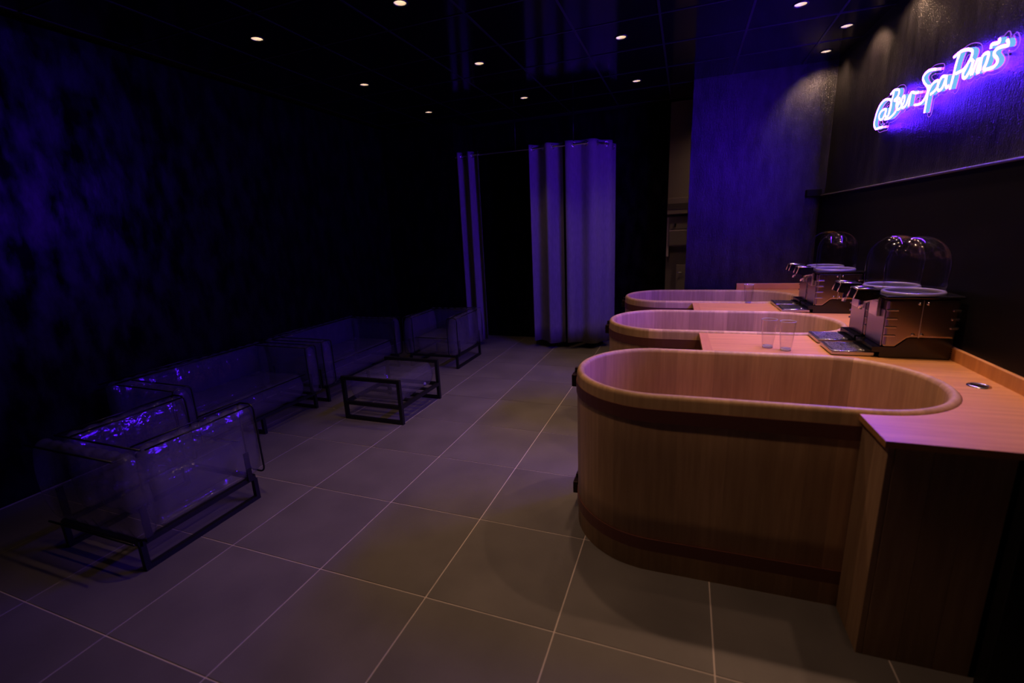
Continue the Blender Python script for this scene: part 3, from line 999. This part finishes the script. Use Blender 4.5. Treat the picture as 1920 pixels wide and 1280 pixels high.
def inflated(L, T, z0, z1, pitch, amp, along='x', top=0.006):
    """fluted clear air cushion; length L along x (or y), thickness T across"""
    mb = MB()
    n = max(3, round(L / pitch))
    sub = 6
    rad = min(0.022, T * 0.16, (z1 - z0) * 0.3)
    bulge = min(0.044, T * 0.32)
    rings = []
    S_ = [-L / 2 + L * i / (n * sub) for i in range(n * sub + 1)]
    for i, s in enumerate(S_):
        w_ = abs(math.sin(PI * i / sub))
        e = min(i, n * sub - i)
        k = {0: 0.72, 1: 0.90, 2: 0.98}.get(e, 1.0)
        t = (T / 2 - amp + amp * w_) * k
        dz = (1 - k) * 0.08
        sec = pill_section(max(t - bulge, rad * 1.02), z0 + dz, z1 - dz - top * (1 - w_), rad, 4)
        full = []
        for q_ in range(len(sec)):                    # subdivide and belly out the upright sides
            p0, p1 = sec[q_], sec[(q_ + 1) % len(sec)]
            full.append(p0)
            if q_ in (9, 19):
                full += [(p0[0] + (p1[0] - p0[0]) * f_ / 8, p0[1] + (p1[1] - p0[1]) * f_ / 8) for f_ in range(1, 8)]
        zc, hh = (z0 + z1) / 2, (z1 - z0) / 2
        sec = [(a_ + math.copysign(bulge * max(0.0, 1 - ((z_ - zc) / hh) ** 2) * k, a_), z_) for a_, z_ in full]
        rings.append([(s, a, z) if along == 'x' else (a, s, z) for a, z in sec])
    P = len(rings[0])
    vs = [p for r in rings for p in r]
    fs = []
    for i in range(len(rings) - 1):
        for k in range(P):
            l = (k + 1) % P
            fs.append((i * P + k, i * P + l, (i + 1) * P + l, (i + 1) * P + k))
    fs.append(tuple(range(P)))
    fs.append(tuple((len(rings) - 1) * P + k for k in range(P)))
    return mb.add(vs, fs, True)

def rr_loop(w_, z0, z1, rad, n=5):
    return pill_section(w_ / 2, z0, z1, rad, n)

def seating(name, label, cat, W_, D_, mid_leg=False):
    """front towards -y; origin on the floor at the centre"""
    root = thing(name, label, cat)
    zb, zt, zs = 0.168, 0.632, 0.385
    ta, tb = 0.135, 0.14
    hw, hd = W_ / 2, D_ / 2
    # air cushions
    bk = inflated(W_, tb, zb, zt, 0.088, 0.020, top=0.016).build('backrest', M['vinyl'], root)
    bk.location = (0, hd - tb / 2, 0)
    for y, z in ((-tb / 2 + 0.012, zt - 0.008), (tb / 2 - 0.006, zt - 0.008), (tb / 2 - 0.006, zb + 0.01)):
        MB().tube([(-hw + 0.02, y, z), (hw - 0.02, y, z)], 0.0055, 6).build('piping', M['piping'], bk)
    la = D_ - tb - 0.004
    for sx in (-1, 1):
        a = inflated(la, ta, zb, zt - 0.004, 0.088, 0.018, along='y', top=0.014).build('armrest', M['vinyl'], root)
        a.location = (sx * (hw - ta / 2), -hd + la / 2, 0)
        MB().tube([(x, -la / 2 + 0.004, z) for x, z in rr_loop(ta - 0.004, zb + 0.004, zt - 0.006, 0.035)], 0.0058, 6, closed=True).build('piping', M['piping'], a)
        for s_ in (-1, 1):
            MB().tube([(s_ * (ta / 2 - 0.012), -la / 2 + 0.01, zt - 0.012), (s_ * (ta / 2 - 0.012), la / 2, zt - 0.012)], 0.005, 6).build('piping', M['piping'], a)
    sl, sdp = W_ - 2 * ta - 0.006, D_ - tb - 0.03
    st = inflated(sl, sdp, zb, zs, 0.16, 0.006).build('seat', M['vinyl'], root)
    st.location = (0, -hd + 0.022 + sdp / 2, 0)
    pp = MB()
    pp.tube([(-sl / 2 + 0.012, -sdp / 2 + 0.01, zs - 0.012), (sl / 2 - 0.012, -sdp / 2 + 0.01, zs - 0.012)], 0.0055, 6)
    pp.build('piping', M['piping'], st)
    MB().tube([(sl / 2 - 0.09, sdp / 2 - 0.1, zs - 0.004), (sl / 2 - 0.09, sdp / 2 - 0.1, zs + 0.006)], 0.016, 14).build('valve', M['vinyl'], st)
    # metal base: top frame, two sled legs along the depth, short uprights holding the cushions
    fr = MB()
    q = 0.026
    fx, fy, fz = hw - 0.05, hd - 0.05, 0.152
    for a, b in (((-fx, -fy), (fx, -fy)), ((fx, -fy), (fx, fy)), ((fx, fy), (-fx, fy)), ((-fx, fy), (-fx, -fy))):
        fr.bar((a[0], a[1], fz), (b[0], b[1], fz), q)
    fr.build('base_frame', M['frame'], root)
    xs = [-fx, fx] + ([0.02] if mid_leg else [])
    for x in xs:
        lg = MB()
        lg.bar((x, -fy, 0.0), (x, -fy, 0.14), q)
        lg.bar((x, fy, 0.0), (x, fy, 0.14), q)
        lg.bar((x, -fy, q / 2), (x, fy, q / 2), q)
        lg.build('leg', M['frame'], root)
    for x in (-fx - 0.022, fx + 0.022):
        for y in (-fy + 0.04, fy - 0.03):
            MB().box(x - 0.004, x + 0.004, y - 0.016, y + 0.016, fz, 0.34).build('strap_plate', M['frame'], root)
    return root

ch = seating('inflatable_armchair', 'clear inflatable armchair with black piping nearest the camera, back turned', 'armchair', 0.735, 0.76)
ch.location = (-1.175, 0.655, 0); ch.rotation_euler = (0, 0, PI + math.radians(0.5))
tag(ch, group='inflatable armchairs at the lounge ends')
c2 = copy_tree(ch)
c2.location = (-1.195, 4.165, 0); c2.rotation_euler = (0, 0, math.radians(0.5))
tag(c2, 'clear inflatable armchair with black piping beside the drawn-back curtain', 'armchair')
so = seating('inflatable_sofa', 'clear inflatable two-seat sofa nearer the camera along the left wall', 'sofa', 1.33, 0.77, mid_leg=True)
so.location = (-1.99, 1.742, 0); so.rotation_euler = (0, 0, PI / 2)
tag(so, group='inflatable sofas along the left wall')
s2 = copy_tree(so)
s2.location = (-1.995, 3.152, 0)
tag(s2, 'clear inflatable two-seat sofa farther from the camera along the left wall', 'sofa')

# low table: two square end frames, side rails and an air cushion as top
tb = thing('inflatable_table', 'low clear inflatable coffee table in a black metal frame', 'coffee table', (-0.887, 2.56, 0))
q = 0.030
a, b = 0.305 - q / 2, 0.34 - q / 2
for y in (-b, b):
    f = MB()
    f.bar((-a, y, 0), (-a, y, 0.40), q); f.bar((a, y, 0), (a, y, 0.40), q)
    f.bar((-a + q / 2, y, q / 2), (a - q / 2, y, q / 2), q)
    f.bar((-a + q / 2, y, 0.40 - q / 2), (a - q / 2, y, 0.40 - q / 2), q)
    f.bar((-a + q / 2, y, 0.155), (a - q / 2, y, 0.155), q)
    f.build('end_frame', M['frame'], tb)
for x in (-a, a):
    MB().bar((x, -b + q / 2, 0.155), (x, b - q / 2, 0.155), q).build('side_rail', M['frame'], tb)
for y in (-0.15, 0.0, 0.15):
    MB().box(-a + q / 2, a - q / 2, y - 0.02, y + 0.02, 0.150, 0.165).build('support_slat', M['frame'], tb)
cu = inflated(2 * b - q - 0.004, 2 * a - 0.01, 0.172, 0.392, 0.155, 0.004, along='y', top=0.004).build('air_cushion', M['vinyl'], tb)
MB().lathe([(0.0, 0.012), (0.010, 0.011), (0.016, 0.006), (0.018, 0.0)], 18).build('valve', M['ring'], cu)
vl = [o for o in cu.children if o.name.startswith('valve')][0]
vl.location = (0.277, 0.10, 0.225); vl.rotation_euler = (0, PI / 2, 0)
